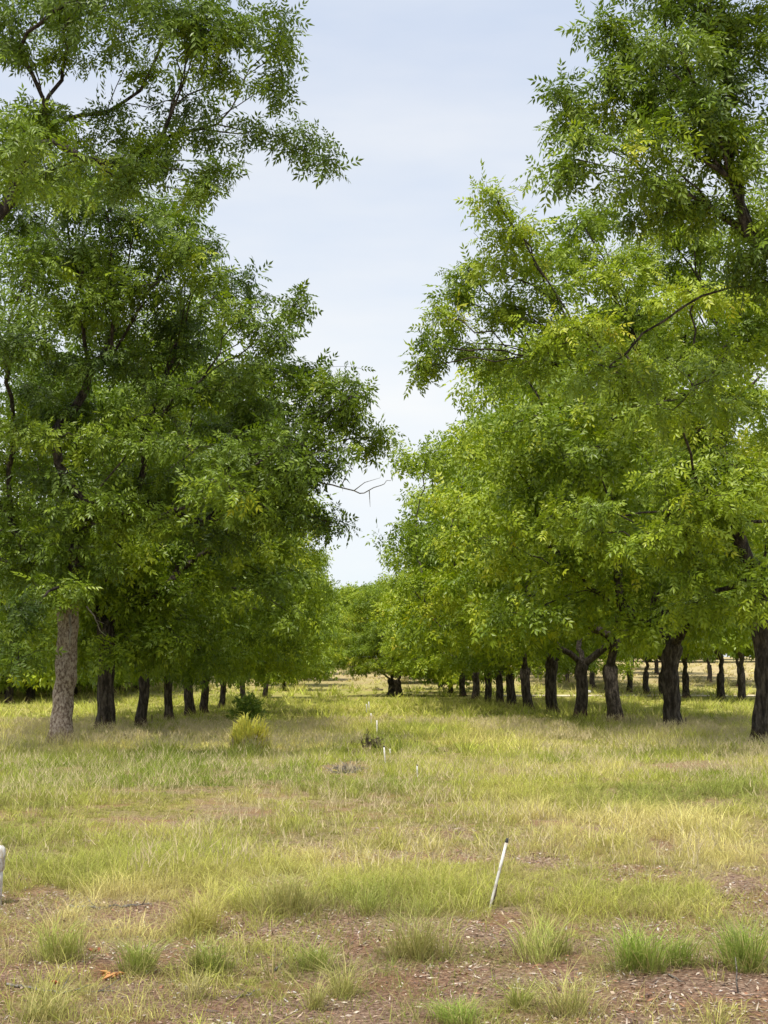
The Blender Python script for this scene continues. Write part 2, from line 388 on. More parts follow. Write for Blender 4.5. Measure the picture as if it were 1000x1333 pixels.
# ------------------------------------------------------------------ trees
def curve_pts(a, b, d0, step, r, wob=.12, sag=0.0):
    L_ = np.linalg.norm(b - a); n = max(2, int(L_ / step) + 1)
    t = np.linspace(0, 1, n + 1)[1:, None]
    c = a + d0 * L_ * .45
    P = (1 - t) ** 2 * a + 2 * t * (1 - t) * c + t ** 2 * b
    P = P + r.normal(0, wob, P.shape) * (step * np.sin(np.pi * t) + .02)
    P[:, 2] -= sag * L_ * (np.sin(np.pi * t[:, 0]))
    P[-1] = b
    return P
class Tree:
    """grown in its own coordinates (origin at the base of the trunk); clumps = list of (centre, radii, density)"""
    def __init__(s, seed, rad, fork, clumps, lean=(0, 0), tw=1.0, nl=7, ls=.42, npair=4, ll=.36, wd=.11, hue=0., minr=.007, limbs=True, bare=.06, limbk=.9):
        r = np.random.default_rng(seed); s.r = r
        pos = [np.zeros(3)]; par = [-1]
        n = max(4, int(fork / .35)); bend = r.normal(0, .07, 2)
        for i in range(1, n + 1):
            t = i / n
            pos.append(np.array([lean[0] * t + bend[0] * math.sin(t * 3.1) + r.normal(0, .025), lean[1] * t + bend[1] * math.sin(t * 2.6) + r.normal(0, .025), fork * t])); par.append(len(pos) - 2)
        s.ntrunk = len(pos)
        top = pos[-1]
        tips = []
        Pn = np.array(pos)
        clumps = sorted(clumps, key=lambda c: np.linalg.norm(np.array(c[0]) - top) * (1 + .0 * r.random()))
        mainnodes = list(range(max(2, s.ntrunk - 4), s.ntrunk))
        dirs = {i: np.array([0, 0, 1.]) for i in range(s.ntrunk)}
        for ci, (c, rr, den) in enumerate(clumps):
            c = np.array(c, float); rr = np.array(rr, float)
            A = np.array([pos[i] for i in mainnodes])
            dv = c - A; dist = np.linalg.norm(dv, axis=1)
            rad_out = np.linalg.norm(A - top, axis=1); cd = np.linalg.norm(c - top)
            pen = np.maximum(0, rad_out - cd * .75) * 2 + .25 * (np.array([(np.array(dirs[i]) * (-dv[k] / (dist[k] + 1e-6))).sum() for k, i in enumerate(mainnodes)]) + 1) * dist * .8
            b = mainnodes[int(np.argmin(dist + pen))]
            a = pos[b]; base = dirs[b]
            out_ = c - a; o2 = out_ / (np.linalg.norm(out_) + 1e-6)
            d0 = base * .35 + o2 * .7 + np.array([0, 0, .25]); d0 /= np.linalg.norm(d0)
            path = curve_pts(a, c, d0, .55, r, .14)
            prev = b; local = []
            for q in path:
                pos.append(q); par.append(prev); dirs[len(pos) - 1] = (q - pos[prev]) / (np.linalg.norm(q - pos[prev]) + 1e-6); prev = len(pos) - 1
                mainnodes.append(prev); local.append(prev)
            local = local[len(local) // 3:]
            # twigs of this clump
            nt_ = int(den * tw * 26 * (rr[0] * rr[1] * rr[2]) ** (2 / 3)) + 6
            u = r.normal(size=(nt_, 3)); u /= np.linalg.norm(u, axis=1)[:, None]
            rho = r.random(nt_) ** .36
            E = c + u * rr * rho[:, None] * (1 + .16 * r.normal(size=(nt_, 1)))
            order = np.argsort(rho)
            ctint = float(np.clip(r.normal(0, .085), -.14, .14))
            for e in order:
                q = E[e]; q[2] = max(q[2], .9)
                LP = np.array([pos[i] for i in local]); dd = np.linalg.norm(LP - q, axis=1)
                cdist = np.linalg.norm(LP - c, axis=1) / rr.max()
                b = local[int(np.argmin(dd + .25 * cdist * rr.max()))]
                a = pos[b]; o2 = (q - a) / (np.linalg.norm(q - a) + 1e-6)
                d0 = o2 * .8 + dirs[b] * .35 + np.array([0, 0, .2]); d0 /= np.linalg.norm(d0)
                path = curve_pts(a, q, d0, .38, r, .16)
                prev = b
                for qq in path:
                    pos.append(qq); par.append(prev); dirs[len(pos) - 1] = (qq - pos[prev]) / (np.linalg.norm(qq - pos[prev]) + 1e-6); prev = len(pos) - 1; local.append(prev)
                if r.random() > bare: tips.append((prev, ctint, rho[e]))
                elif False: pass
        s.pos = np.array(pos); s.par = np.array(par); s.tips = tips
        # radii: pipe model, remapped so the base is the wanted trunk radius
        N = len(pos); w_ = np.zeros(N); kids = [[] for _ in range(N)]
        for i in range(1, N): kids[par[i]].append(i)
        for i in range(N - 1, -1, -1):
            w_[i] = sum(w_[k] for k in kids[i]) if kids[i] else 1.0
        R = w_ ** .5; top_ = R[0]
        k_ = math.log(rad / .006) / math.log(top_)
        s.R = .006 * R ** k_
        s.R[:s.ntrunk] = rad * (1 - (.12 + .02 * max(0, fork - 4)) * np.linspace(0, 1, s.ntrunk))
        s.R[s.ntrunk:] = np.minimum(s.R[s.ntrunk:] * limbk, rad * .58)
        s.kids = kids; s.minr = minr; s.rad = rad; s.fork = fork
        # leaves
        P, D, S, T = [], [], [], []
        for (i, ct, rho) in tips:
            q = s.pos[i]; p = s.pos[s.par[i]]; d = q - p; ln = np.linalg.norm(d) + 1e-6; d = d / ln
            m = max(3, int(r.normal(nl, 1.4)))
            tt = r.random() * .1 + ct + hue
            yel = .25 if r.random() < .02 else 0
            ph = r.random() * 6.28
            a1 = np.cross(d, [0.3, .2, 1.]); a1 /= np.linalg.norm(a1) + 1e-6; a2 = np.cross(d, a1)
            for j in range(m):
                f = j / m
                az = ph + j * 2.4; sp = math.radians(75 - 50 * f)
                dr = d * math.cos(sp) + (a1 * math.cos(az) + a2 * math.sin(az)) * math.sin(sp) + np.array([0, 0, -.38])
                P.append(q - d * min(.55, ln * 1.4) * (1 - f)); D.append(dr); S.append(ls * r.uniform(.55, 1.22)); T.append(.42 + tt + yel + .06 * r.normal())
        s.L = (np.array(P), np.array(D), np.array(S), np.array(T)); s.lp = (npair, ll, wd)
    def chains(s, roots):
        """continuous runs of branch, thickest child first"""
        st = list(roots)
        while st:
            par_, i = st.pop()
            ch = [par_, i] if par_ >= 0 else [i]
            while True:
                k = s.kids[i]
                if not k: break
                k = sorted(k, key=lambda j: -s.R[j]); 
                for o in k[1:]: st.append((i, o))
                i = k[0]; ch.append(i)
            yield ch
    def build_trunk(s, name, bark, hi=True):
        r = s.r; n = 22 if hi else 10
        zs = np.concatenate([[-.25, -.1, 0, .06, .14, .25], np.arange(.4, s.fork + .3, .16 if hi else .5)])
        tp = s.pos[:s.ntrunk]
        cx = np.interp(zs, tp[:, 2], tp[:, 0]); cy = np.interp(zs, tp[:, 2], tp[:, 1])
        th = np.arange(n) * 2 * math.pi / n
        fl = 1 + .48 * np.exp(-np.maximum(zs, 0) / .20) + .02 * np.sin(zs * 3 + r.random() * 6)
        lob = 1 + (.07 + .13 * np.exp(-np.maximum(zs, 0) / .4))[:, None] * np.sin(th[None] * r.integers(3, 6) + r.random() * 6 + .3 * zs[:, None])
        rid = 1 + (.15 if hi else .0) * (vnoise(th[None] * n / 6.28 * 1.0 + zs[:, None] * .4, zs[:, None] * 3.1 + r.random() * 50, 3) - .5)
        # bulge towards the fork, narrowing at the very top
        tpz = 1 - (.12 + .02 * max(0, s.fork - 4)) * zs / s.fork + .18 * sstep(s.fork * .72, s.fork, zs) - .35 * sstep(s.fork, s.fork + .35, zs)
        rr = s.rad * (fl * tpz)[:, None] * lob * rid
        V = np.stack([cx[:, None] + rr * np.cos(th), cy[:, None] + rr * np.sin(th), np.repeat(zs[:, None], n, 1)], -1).reshape(-1, 3)
        V = np.vstack([V, [[cx[-1], cy[-1], zs[-1] + .12]]])
        m = len(zs); i = np.arange(m - 1)[:, None] * n; j = np.arange(n)[None]; j2 = (j + 1) % n
        q = np.stack([i + j, i + j2, i + n + j2, i + n + j], -1).reshape(-1)
        t = np.stack([(m - 1) * n + np.arange(n), (m - 1) * n + (np.arange(n) + 1) % n, np.full(n, m * n)], -1).reshape(-1)
        return mesh(name, V, np.concatenate([q, t]), np.concatenate([np.full((m - 1) * n, 4), np.full(n, 3)]), bark, smooth=not hi)
    def limb_meshes(s, bark, far=False):
        roots = [(i, k) for i in range(s.ntrunk) for k in s.kids[i] if k >= s.ntrunk]
        roots.sort(key=lambda a: -s.R[a[1]])
        out_ = []
        groups = [[x] for x in roots[:7]] + ([roots[7:]] if len(roots) > 7 else [])
        if far: groups = [roots]
        for g in groups:
            T = Tubes()
            for ch in s.chains(g):
                R = s.R[ch].copy()
                if len(ch) > 1: R[0] = min(R[0], R[1] * 1.25)
                keep = R >= s.minr
                if keep.sum() < 2: continue
                ln = int(keep.sum()) if not keep.all() else len(ch)
                P = s.pos[ch][:ln]; R = R[:ln]
                if len(P) < 2: continue
                mr = R.max(); T.tube(P, R, 9 if mr > .09 else 6 if mr > .035 else 4 if mr > .015 else 3, cap=False)
            me = T.build('limb', bark)
            if me: out_.append(me)
        return out_
    def crown(s, name='crown'):
        P, D, S, T = s.L; return leaves_mesh(name, P, D, S, T, *s.lp, s.r)

def put(t, name, loc, label, cat='tree', group=None, bark=None, hi=True, rot=0, far=False):
    root = empty(name, loc, label, cat, group); root.rotation_euler.z = rot
    link('trunk', t.build_trunk('trunk', bark or BARK, hi), root)
    for me in t.limb_meshes(bark if bark is BARKPALE and False else BARK, far): link('limb', me, root)
    link('crown', t.crown(), root, 'stuff')
    return root
def copy_tree(src, loc, rot, scale, label, group, fat=1):
    o = src.copy(); COL.objects.link(o); o.location = loc; o.rotation_euler = (0, 0, rot); o.scale = scale; o['label'] = label; o['group'] = group
    for ch in src.children:
        c = ch.copy(); COL.objects.link(c); c.parent = o
        if ch.name.startswith('trunk') and fat != 1: c.scale = (fat, fat, 1)
    return o

def dome(r, n, rad, top, low, sx=1., sy=1.):
    """clumps over a domed crown that hangs to `low`"""
    out_ = []; tries = 0
    while len(out_) < n and tries < 4000:
        tries += 1
        az = r.random() * 6.283; h = r.random()
        z = low + (top - low) * h
        prof = (1 - max(0, (h - .38) / .62) ** 2.2) ** .5 * (.80 + .2 * min(1, h / .25))
        lob = 1 + .13 * math.sin(az * 3 + r.random() * 1.2) 
        rr = rad * prof * lob * (r.uniform(.72, .98) if r.random() < .75 else r.uniform(.2, .7))
        c = np.array([math.cos(az) * rr * sx, math.sin(az) * rr * sy, z])
        s = r.uniform(1.2, 2.0); c[2] = max(c[2], low + .6 * s)
        if any(np.linalg.norm((c - q[0]) * [1, 1, 1.9]) < .62 * (s + q[1][0]) for q in out_): continue
        out_.append((c, np.array([s * 1.15, s * 1.15, s * .50]), 1.0))
    return out_

def loc_of(px, Y):
    x = at(px, HOR, Y)[0]; return np.array([x, Y, float(gz(x, Y))])
def clumps_from(spec, base, Y):
    out_ = []
    for e in spec:
        px, py, rx, ry = e[:4]; dy = e[4] if len(e) > 4 else rng.uniform(-1.8, 1.2); den = e[5] if len(e) > 5 else 1.0
        c = at(px, py, Y + dy) - base; k = (Y + dy) / F; r3 = np.array([rx * k, (rx + ry) * .5 * k * 1.05, ry * k])
        m = 3 if rx * ry > 1600 else 1
        for j in range(m):                              # flat sprays one above the other, with gaps between
            if m == 1: out_.append((c, r3 * [1, 1, .8], den)); break
            f = np.array([rng.uniform(-.42, .42), rng.uniform(-.5, .5), (-.62, .02, .64)[j] + rng.uniform(-.1, .1)])
            out_.append((c + r3 * f, r3 * [rng.uniform(.55, .75), rng.uniform(.55, .75), .30], den * 1.05))
    return out_
SKY = np.array([(0, 405, 745), (100, 400, 690), (150, 440, 680), (240, 445, 650), (262, 330, 600), (350, 320, 535), (380, 405, 525), (440, 420, 530), (500, 485, 545), (600, 510, 545), (620, 440, 510), (700, 425, 480), (750, 450, 460)])
def clear_sky(base, cl, Y):
    keep = []
    for c, rr, d in cl:
        px, py = proj(c + base); m = rr[0] * F / Y * .95
        if -900 < py < 760:
            xl = np.interp(max(py, 0), SKY[:, 0], SKY[:, 1]); xr = np.interp(max(py, 0), SKY[:, 0], SKY[:, 2])
            if px + m > xl and px - m < xr: continue
        keep.append((c, rr, d))
    return keep
def near_tree(seed, name, px, Y, rad, fork, spec, label, fill=14, hi=True, bark=None, side=1, radius=7.5, top=16.5, low=3.0, fden=.7, **kw):
    b = loc_of(px, Y); r = np.random.default_rng(seed + 500)
    cl = clumps_from(spec, b, Y)
    n = 0
    for c in clear_sky(b, dome(r, 60, radius, top, low), Y):
        if n >= fill: break
        if min(np.linalg.norm(c[0] - q[0]) for q in cl) < 1.7: continue
        cl.append((c[0], c[1], fden)); n += 1
    t = Tree(seed, rad, fork, cl, **kw)
    return put(t, name, b, label, group='pecan trees in the two orchard rows', bark=bark, hi=hi), t

RB_SPEC = [(665, 300, 78, 58), (600, 385, 60, 55), (566, 455, 30, 42, 0), (690, 375, 75, 65), (640, 440, 60, 45), (800, 375, 95, 65), (745, 455, 100, 45), (880, 430, 105, 60), (970, 420, 70, 65, 1),
           (860, 560, 90, 55, -2), (950, 560, 80, 70, -1), (880, 650, 90, 60, -2.5), (970, 670, 70, 70, -2), (800, 690, 50, 40, -2), (920, 750, 90, 45, -2), (760, 300, 60, 50, 2), (850, 310, 80, 60, 2), (990, 760, 50, 40, -2), (810, 500, 70, 40, 1), (545, 480, 20, 25, 0), (930, 330, 80, 60, 2)]
RA_SPEC = [(870, 35, 110, 55), (930, 30, 60, 40, 0), (860, 110, 70, 40, 0), (930, 160, 60, 40, 0), (960, 60, 90, 80), (775, 130, 75, 50), (725, 150, 45, 40, 0), (740, 205, 55, 38), (850, 190, 105, 65), (955, 220, 90, 75), (845, 265, 80, 28), (985, 330, 70, 45), (900, 110, 80, 60), (780, 30, 40, 25), (1080, 100, 110, 110), (1100, 300, 120, 110), (1200, 50, 120, 120), (920, -70, 150, 60), (1100, -90, 150, 80), (1180, 480, 140, 100), (1060, 430, 60, 50, 1)]
LA_SPEC = [(300, 55, 95, 55), (360, 60, 38, 70), (230, 25, 90, 45), (120, 15, 90, 22, 0, .8), (20, 40, 50, 50), (70, 150, 90, 26), (150, 178, 80, 34), (230, 185, 80, 35), (320, 175, 60, 26, 0, .8), (385, 180, 42, 24, 0), (425, 205, 22, 38, 0), (270, 230, 50, 35), (40, 190, 90, 50), (-80, 100, 120, 110), (-150, 300, 130, 130), (100, -80, 170, 70), (300, -60, 90, 60), (-120, -60, 150, 110), (190, 225, 60, 30), (95, 78, 60, 17, 0, .8), (205, 92, 55, 12, 0, .7), (170, 60, 50, 14, 0, .7), (250, 130, 60, 20, 0), (-220, 380, 110, 80)]
LB_SPEC = [(90, 290, 150, 70), (190, 330, 85, 75), (265, 330, 48, 42), (60, 400, 130, 90), (170, 420, 100, 60), (255, 430, 70, 45), (340, 425, 62, 36), (385, 395, 24, 26, 0), (300, 500, 90, 45), (400, 500, 75, 42), (455, 520, 50, 40), (485, 570, 32, 38, 0), (410, 570, 70, 45), (330, 590, 80, 50), (220, 540, 100, 60), (100, 520, 110, 80), (30, 560, 90, 80), (395, 640, 60, 50), (300, 670, 80, 50), (190, 650, 90, 55), (80, 650, 100, 60), (10, 700, 80, 70), (120, 740, 80, 40), (50, 790, 70, 45, -2), (25, 850, 40, 26, -3), (130, 240, 90, 50, 1.5), (20, 250, 80, 60, 1.5), (430, 680, 30, 22, 0), (225, 290, 60, 40, 1)]
LC_SPEC = [(255, 740, 75, 45), (330, 720, 65, 50), (185, 790, 70, 40), (150, 700, 80, 50), (280, 640, 90, 55), (390, 680, 50, 45), (90, 740, 80, 50), (230, 830, 40, 25, -1), (140, 845, 30, 22, -2), (360, 610, 60, 50, 1), (40, 820, 50, 30)]
RC_SPEC = [(760, 570, 85, 55), (700, 640, 85, 55), (800, 660, 85, 55), (860, 720, 85, 45), (780, 745, 80, 45), (920, 780, 60, 40), (720, 720, 55, 40), (850, 800, 60, 32, -2), (900, 620, 80, 60), (960, 700, 70, 60), (680, 560, 60, 45, 1), (1010, 780, 60, 40)]
near_tree(101, 'pecan_tree', -55, 30.5, .30, 10.5, LA_SPEC, 'tree off the left edge whose dark leafy boughs hang across the upper left sky', fill=2, tw=1.5, nl=8, ls=.42, npair=4, wd=.12, minr=.004, low=11, radius=7, hue=-.19, limbk=.6)  # negative hue darkens these leaves to imitate boughs seen against the light
near_tree(102, 'pecan_tree', 80, 41.4, .31, 4.0, LB_SPEC, 'front left tree with a pale scaly pinkish-brown trunk', fill=12, bark=BARKPALE, tw=1.35, nl=7, ls=.48, wd=.135, lean=(.12, 0), low=3.4, hue=-.09, minr=.005)
near_tree(103, 'pecan_tree', 137, 51.4, .30, 3.6, LC_SPEC, 'straight dark-trunked tree just right of the pale scaly trunk', fill=22, tw=.95, nl=7, ls=.6, npair=3, wd=.16, low=3.0, hue=-.09)
near_tree(201, 'pecan_tree', 1178, 30.5, .33, 7.5, RA_SPEC, 'tree off the right edge whose spiky boughs fill the upper right sky', fill=2, tw=1.4, nl=8, ls=.46, npair=4, wd=.125, minr=.005, low=8, radius=7, hue=-.07, limbk=.8)
near_tree(202, 'pecan_tree', 992, 41.3, .34, 3.8, RB_SPEC, 'front right tree with thick grey furrowed trunk cut by the right edge', fill=12, tw=1.3, nl=7, ls=.49, wd=.135, low=3.4, hue=.01, minr=.005)
near_tree(203, 'pecan_tree', 875, 52.6, .32, 2.9, RC_SPEC, 'tree with stout dark trunk second from the front on the right', fill=22, tw=.95, nl=7, ls=.6, npair=3, wd=.16, low=3.2, hue=.03)

# prototypes for the rows
protos = []
ROWR = [(802, 63.7), (755, 73.7), (720, 83.5), (688, 95), (665, 105.5), (650, 114), (634, 124), (618, 136), (602, 151), (587, 168), (574, 187), (558, 216), (546, 238), (537, 262), (529, 290), (520, 150), (508, 154)]
ROWL = [(184, 57), (222, 68), (249, 78), (266, 85), (289, 100), (318, 118), (345, 141), (370, 181), (385, 205), (396, 230), (404, 258), (411, 290)]
ORD = ['third', 'fourth', 'fifth', 'sixth', 'seventh', 'eighth', 'ninth', 'tenth']
def first(k, loc, label):
    r = np.random.default_rng(900 + k)
    top = [17.5, 16.5, 17.0, 16.0][k]; rad = [8.4, 8.0, 8.2, 7.8][k]
    cl = dome(r, 64, rad, top, [3.4, 3.2, 2.2, 2.0][k])
    t = Tree(300 + k, [.32, .33, .30, .28][k], [2.3, 2.5, 2.1, 2.6][k], cl, lean=[(-.25, .1), (.12, 0), (.15, .1), (-.1, .1)][k], tw=.54, nl=6, ls=.70, npair=3, ll=.38, wd=.16, minr=.012, hue=[.03, .03, -.05, -.06][k])
    return put(t, 'pecan_tree', loc, label, group='pecan trees in the two orchard rows')
pr = [first(0, loc_of(802, 63.7), 'tree with a low left-leaning fork, third from the front on the right'),
      first(1, loc_of(755, 73.7), 'stout straight tree fourth from the front on the right'),
      first(2, loc_of(184, 57), 'dark double-looking trunk third from the front on the left'),
      first(3, loc_of(222, 68), 'slim tree fourth from the front on the left')]
grp = 'pecan trees in the two orchard rows'
pr[2].scale = (.70, .80, .92); pr[3].scale = (.70, .76, .90)
rr_ = random.Random(5)
def rowcopy(srcs, i, px, Y, label, g=grp, sc=1.0, zs=1.0):
    s = rr_.uniform(.96, 1.06) * sc; src = srcs[i % len(srcs)]
    copy_tree(src, loc_of(px, Y), rr_.uniform(0, 6.28), (s * rr_.uniform(.95, 1.05), s, s * zs * rr_.uniform(.95, 1.07)), label, g, 1.5 if px in (520, 508) else 1)
for i, (px, Y) in enumerate(ROWR[2:], 2):
    if px in (520, 508): lab = 'right one of the two thick dark trunks at the inner end of the right row' if px == 520 else 'left one of the two thick dark trunks at the inner end of the right row'
    elif i < 8: lab = f'dark-trunked {ORD[i]} tree from the front in the right row'
    else: lab = 'small far tree crowded into the far end of the right row'
    if i < 8 or px in (520, 508): rowcopy([pr[0], pr[1], pr[1], pr[0], pr[2]], i, px, Y, lab, sc=(1.04 if i < 5 else .93) if px not in (520, 508) else .74, zs=1 if px not in (520, 508) else .86)
def far_first(k, loc, label):
    r = np.random.default_rng(950 + k)
    cl = dome(r, 54, [8.2, 7.8][k], [17, 16][k], [4.3, 1.6][k])
    t = Tree(400 + k, [.36, .33][k], [2.2, 2.6][k], cl, tw=.46, nl=4, ls=1.0, npair=2, ll=.5, wd=.22, minr=.025, hue=[.05, .03][k])
    return put(t, 'pecan_tree', loc, label, group='pecan trees at the far ends of the rows', hi=False, far=True)
fr = [far_first(0, loc_of(602, 151), 'small far tree crowded into the far end of the right row'), far_first(1, loc_of(370, 181), 'small far tree at the far end of the left row')]
for i, (px, Y) in enumerate(ROWR):
    if i < 9 or px in (520, 508): continue
    rowcopy(fr, i, px, Y, 'small far tree crowded into the far end of the right row', 'pecan trees at the far end of the right row', .88)
fr[1].scale = (.72, .72, .9); fr[0].scale = (.9, .9, .9)
fr[0]['group'] = 'pecan trees at the far end of the right row'; fr[1]['group'] = 'pecan trees at the far end of the left row'
for i, (px, Y) in enumerate(ROWL[2:], 2):
    if i < 7: rowcopy([pr[2], pr[3], pr[0]], i, px, Y, f'dark-trunked {ORD[i]} tree from the front in the left row', sc=.76, zs=1.18)
    elif px != 370: rowcopy(fr, i, px, Y, 'small far tree at the far end of the left row', 'pecan trees at the far end of the left row', .78, 1.22)
# rows beyond
for X, ylist, lab in ((33, [122.5, 132, 143, 154, 164, 174, 186, 198, 210, 224, 240, 258, 280], 'dark tree in the second row behind the right-hand trunks'),
                      (-28, [118, 129, 139, 149, 160, 170, 178, 190, 204, 220, 238, 258, 280], 'dark tree in the second row behind the left-hand trunks'),
                      (55, [205, 222, 240, 260, 284], 'faint tree in the outermost row on the right'), (-39, [128, 140, 152, 163, 175, 188, 202, 218, 236, 256], 'dim tree in the third row behind the left-hand trunks'),
                      (-60, [190, 210, 232, 256], 'dim tree at the far left behind all the rows'), (-49, [150, 166, 184, 205, 222, 240, 260, 284], 'faint tree in the outermost row on the left')):
    for i, Y in enumerate(ylist):
        x = X - .02316 * Y + rr_.uniform(-.5, .5)
        px = CX + x / Y * F
        own = {(33, 122.5): 'dark tree just left of the cut-off trunk on the right edge, beyond the front row', (33, 132): 'dark tree midway between the second trunk and the right-edge trunk, beyond the front row', (-28, 129): 'dark tree beyond the front row, left of the pale scaly trunk', (-28, 149): 'dark tree beyond the front row, just right of the pale scaly trunk'}
        rowcopy([fr[0]] if X > 0 else [fr[1], fr[1], fr[0]], i, px, Y, own.get((X, Y), lab), lab.replace('dark tree', 'dark trees').replace('faint tree', 'faint trees').replace('dim tree', 'dim trees'))
for i in range(40):
    x = -156 + i * 8 + rr_.uniform(-3, 3); Y = rr_.uniform(335, 385)
    rowcopy([fr[1]], i, CX + x / Y * F, Y, 'distant tree closing the field beyond the clearing', 'distant trees beyond the clearing', 1.2)

# ------------------------------------------------------------------ grass
def blades3(B, az, lean, H, W, bend, crv, c0, c1):
    """three-triangle curved blades"""
    N = len(B); d = np.stack([np.cos(az), np.sin(az), np.zeros(N)], -1); s = np.stack([-np.sin(az + crv), np.cos(az + crv), np.zeros(N)], -1) * (W / 2)[:, None]
    m = B + d * (H * lean * .45)[:, None]; m[:, 2] += H * .55
    t = B + d * (H * (lean + bend))[:, None]; t[:, 2] += H * np.clip(1 - .45 * bend, .35, 1)
    V = np.stack([B - s, B + s, m - s * .8, m + s * .8, t], 1).reshape(-1, 3)
    i = np.arange(N)[:, None] * 5
    Fq = (i + np.array([0, 1, 2, 1, 3, 2, 2, 3, 4])).reshape(-1)
    cm = c0 * .35 + c1 * .65
    C = np.stack([c0, c0, cm, cm, c1], 1).reshape(-1, 3)
    return V, Fq, C
def blades1(B, az, lean, H, W, c):
    N = len(B); d = np.stack([np.cos(az), np.sin(az), np.zeros(N)], -1); a2 = az + np.random.default_rng(3).uniform(-1.2, 1.2, N); s = np.stack([-np.sin(a2), np.cos(a2), np.zeros(N)], -1) * (W / 2)[:, None]
    t = B + d * (H * lean)[:, None]; t[:, 2] += H
    V = np.stack([B - s, B + s, t], 1).reshape(-1, 3)
    return V, np.arange(N * 3), np.repeat(c, 3, 0)
def tufts(y0, y1, per, margin=.285):
    A = (y1 ** 2 - y0 ** 2) * margin
    n = int(A * per); y = np.sqrt(rng.uniform(y0 ** 2, y1 ** 2, n)); x = rng.uniform(-margin, margin, n) * y
    return x, y
acc = []; off = 0
def add(V, Fv, C):
    global off
    acc.append((V, Fv + off, C)); off += len(V)
def field(y0, y1, per, nb, hmul, wid, three):
    x, y = tufts(y0, y1, per); c = cover(x, y); k = rng.random(len(x)) < c
    x, y, c = x[k], y[k], c[k]
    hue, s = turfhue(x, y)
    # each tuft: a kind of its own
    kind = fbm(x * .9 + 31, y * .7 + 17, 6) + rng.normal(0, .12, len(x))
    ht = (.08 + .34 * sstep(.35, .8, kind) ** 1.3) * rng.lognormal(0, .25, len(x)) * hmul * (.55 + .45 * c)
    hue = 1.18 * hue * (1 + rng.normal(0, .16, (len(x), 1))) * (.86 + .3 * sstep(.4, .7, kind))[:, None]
    n = np.maximum(3, rng.poisson(nb, len(x)))
    idx = np.repeat(np.arange(len(x)), n); N = len(idx)
    rad = rng.random(N) ** .6 * (.03 + .22 * ht[idx]) * (1 if three else 1.8); a = rng.random(N) * 6.283
    bx = x[idx] + np.cos(a) * rad; by = y[idx] + np.sin(a) * rad
    B = np.stack([bx, by, gz(bx, by) - .006], -1)
    H = ht[idx] * rng.uniform(.5, 1.2, N); W = wid * rng.uniform(.7, 1.3, N)
    az = a + rng.normal(0, .7, N)
    dry = rng.random(N) < (.06 + .27 * s[idx])
    c1 = np.where(dry[:, None], STRAW * rng.uniform(.75, 1.15, (N, 1)), hue[idx] * rng.uniform(.6, 1.35, (N, 1)))
    c0 = c1 * .6 + DUN * .4
    if three: add(*blades3(B, az, np.abs(rng.normal(.62, .42, N)), H, W, np.abs(rng.normal(.45, .35, N)), rng.uniform(-.9, .9, N), c0, c1))
    else: add(*blades1(B, az, rng.normal(.75, .5, N), H, W, c1))
field(6.4, 15, 170, 16, .50, .0038, True)
field(15, 24, 64, 17, .60, .0058, True)
field(24, 34, 38, 15, .68, .0095, False)
field(34, 62, 14, 14, .9, .020, False)
field(62, 135, 1.7, 14, 1.25, .05, False)
field(135, 320, .16, 12, 2.0, .14, False)
def wisps():                                        # thin short stalks, green and dry, scattered over the bare soil
    x, y = tufts(6.4, 13.5, 150); k = fbm(x * 1.1 + 70, y * .9 + 13, 5) > .40; x, y = x[k], y[k]
    n = 6; N = len(x) * n; ix = np.repeat(np.arange(len(x)), n); a = rng.random(N) * 6.28
    bx = x[ix] + rng.normal(0, .03, N); by = y[ix] + rng.normal(0, .03, N)
    hue, s = turfhue(x, y); pick = rng.random((N, 1)); c1 = np.where(pick < .5, hue[ix], np.where(pick < .75, STRAW * .8, DUN * .7)) * rng.uniform(.7, 1.2, (N, 1))
    add(*blades1(np.stack([bx, by, gz(bx, by) - .004], -1), a, rng.normal(1.0, .7, N), rng.lognormal(-2.9, .45, N), .0042 * rng.uniform(.6, 1.3, N), c1))
wisps()
def flush(name, kind='stuff', parent=None, m=None):
    global acc, off
    V = np.concatenate([a[0] for a in acc]); Fv = np.concatenate([a[1] for a in acc]); C = np.concatenate([a[2] for a in acc])
    me = mesh(name, V, Fv, 3, m or GRASS, vcol=np.clip(C, .01, .9)); acc = []; off = 0
    return link(name, me, parent, kind)
print('grass tris', sum(len(a[1]) for a in acc) // 3)
g_ = flush('grass'); g_['label'] = 'patchy yellow-green grass covering the field'
# pale airy seed heads on the taller grass
x, y = tufts(11, 60, 11); k = (rng.random(len(x)) < cover(x, y) * .9) & (fbm(x * .4 + 60, y * .25 + 21, 2) > .47); x, y = x[k], y[k]
n = 9; N = len(x) * n; ix = np.repeat(np.arange(len(x)), n); sc = np.maximum(1, y[ix] / 22)
base = np.stack([x, y, gz(x, y) + rng.uniform(.16, .36, len(x))], -1)[ix] + rng.normal(0, .07, (N, 3)) * [1, 1, .6]
H = rng.uniform(.06, .15, N); add(*blades1(base, rng.random(N) * 6.28, rng.normal(.6, .4, N), H,   .0075 * sc, np.array([.62, .52, .30]) * rng.uniform(.75, 1.1, (N, 1))))
g_ = flush('seed_heads'); g_['label'] = 'pale fluffy seed heads floating over the grass'

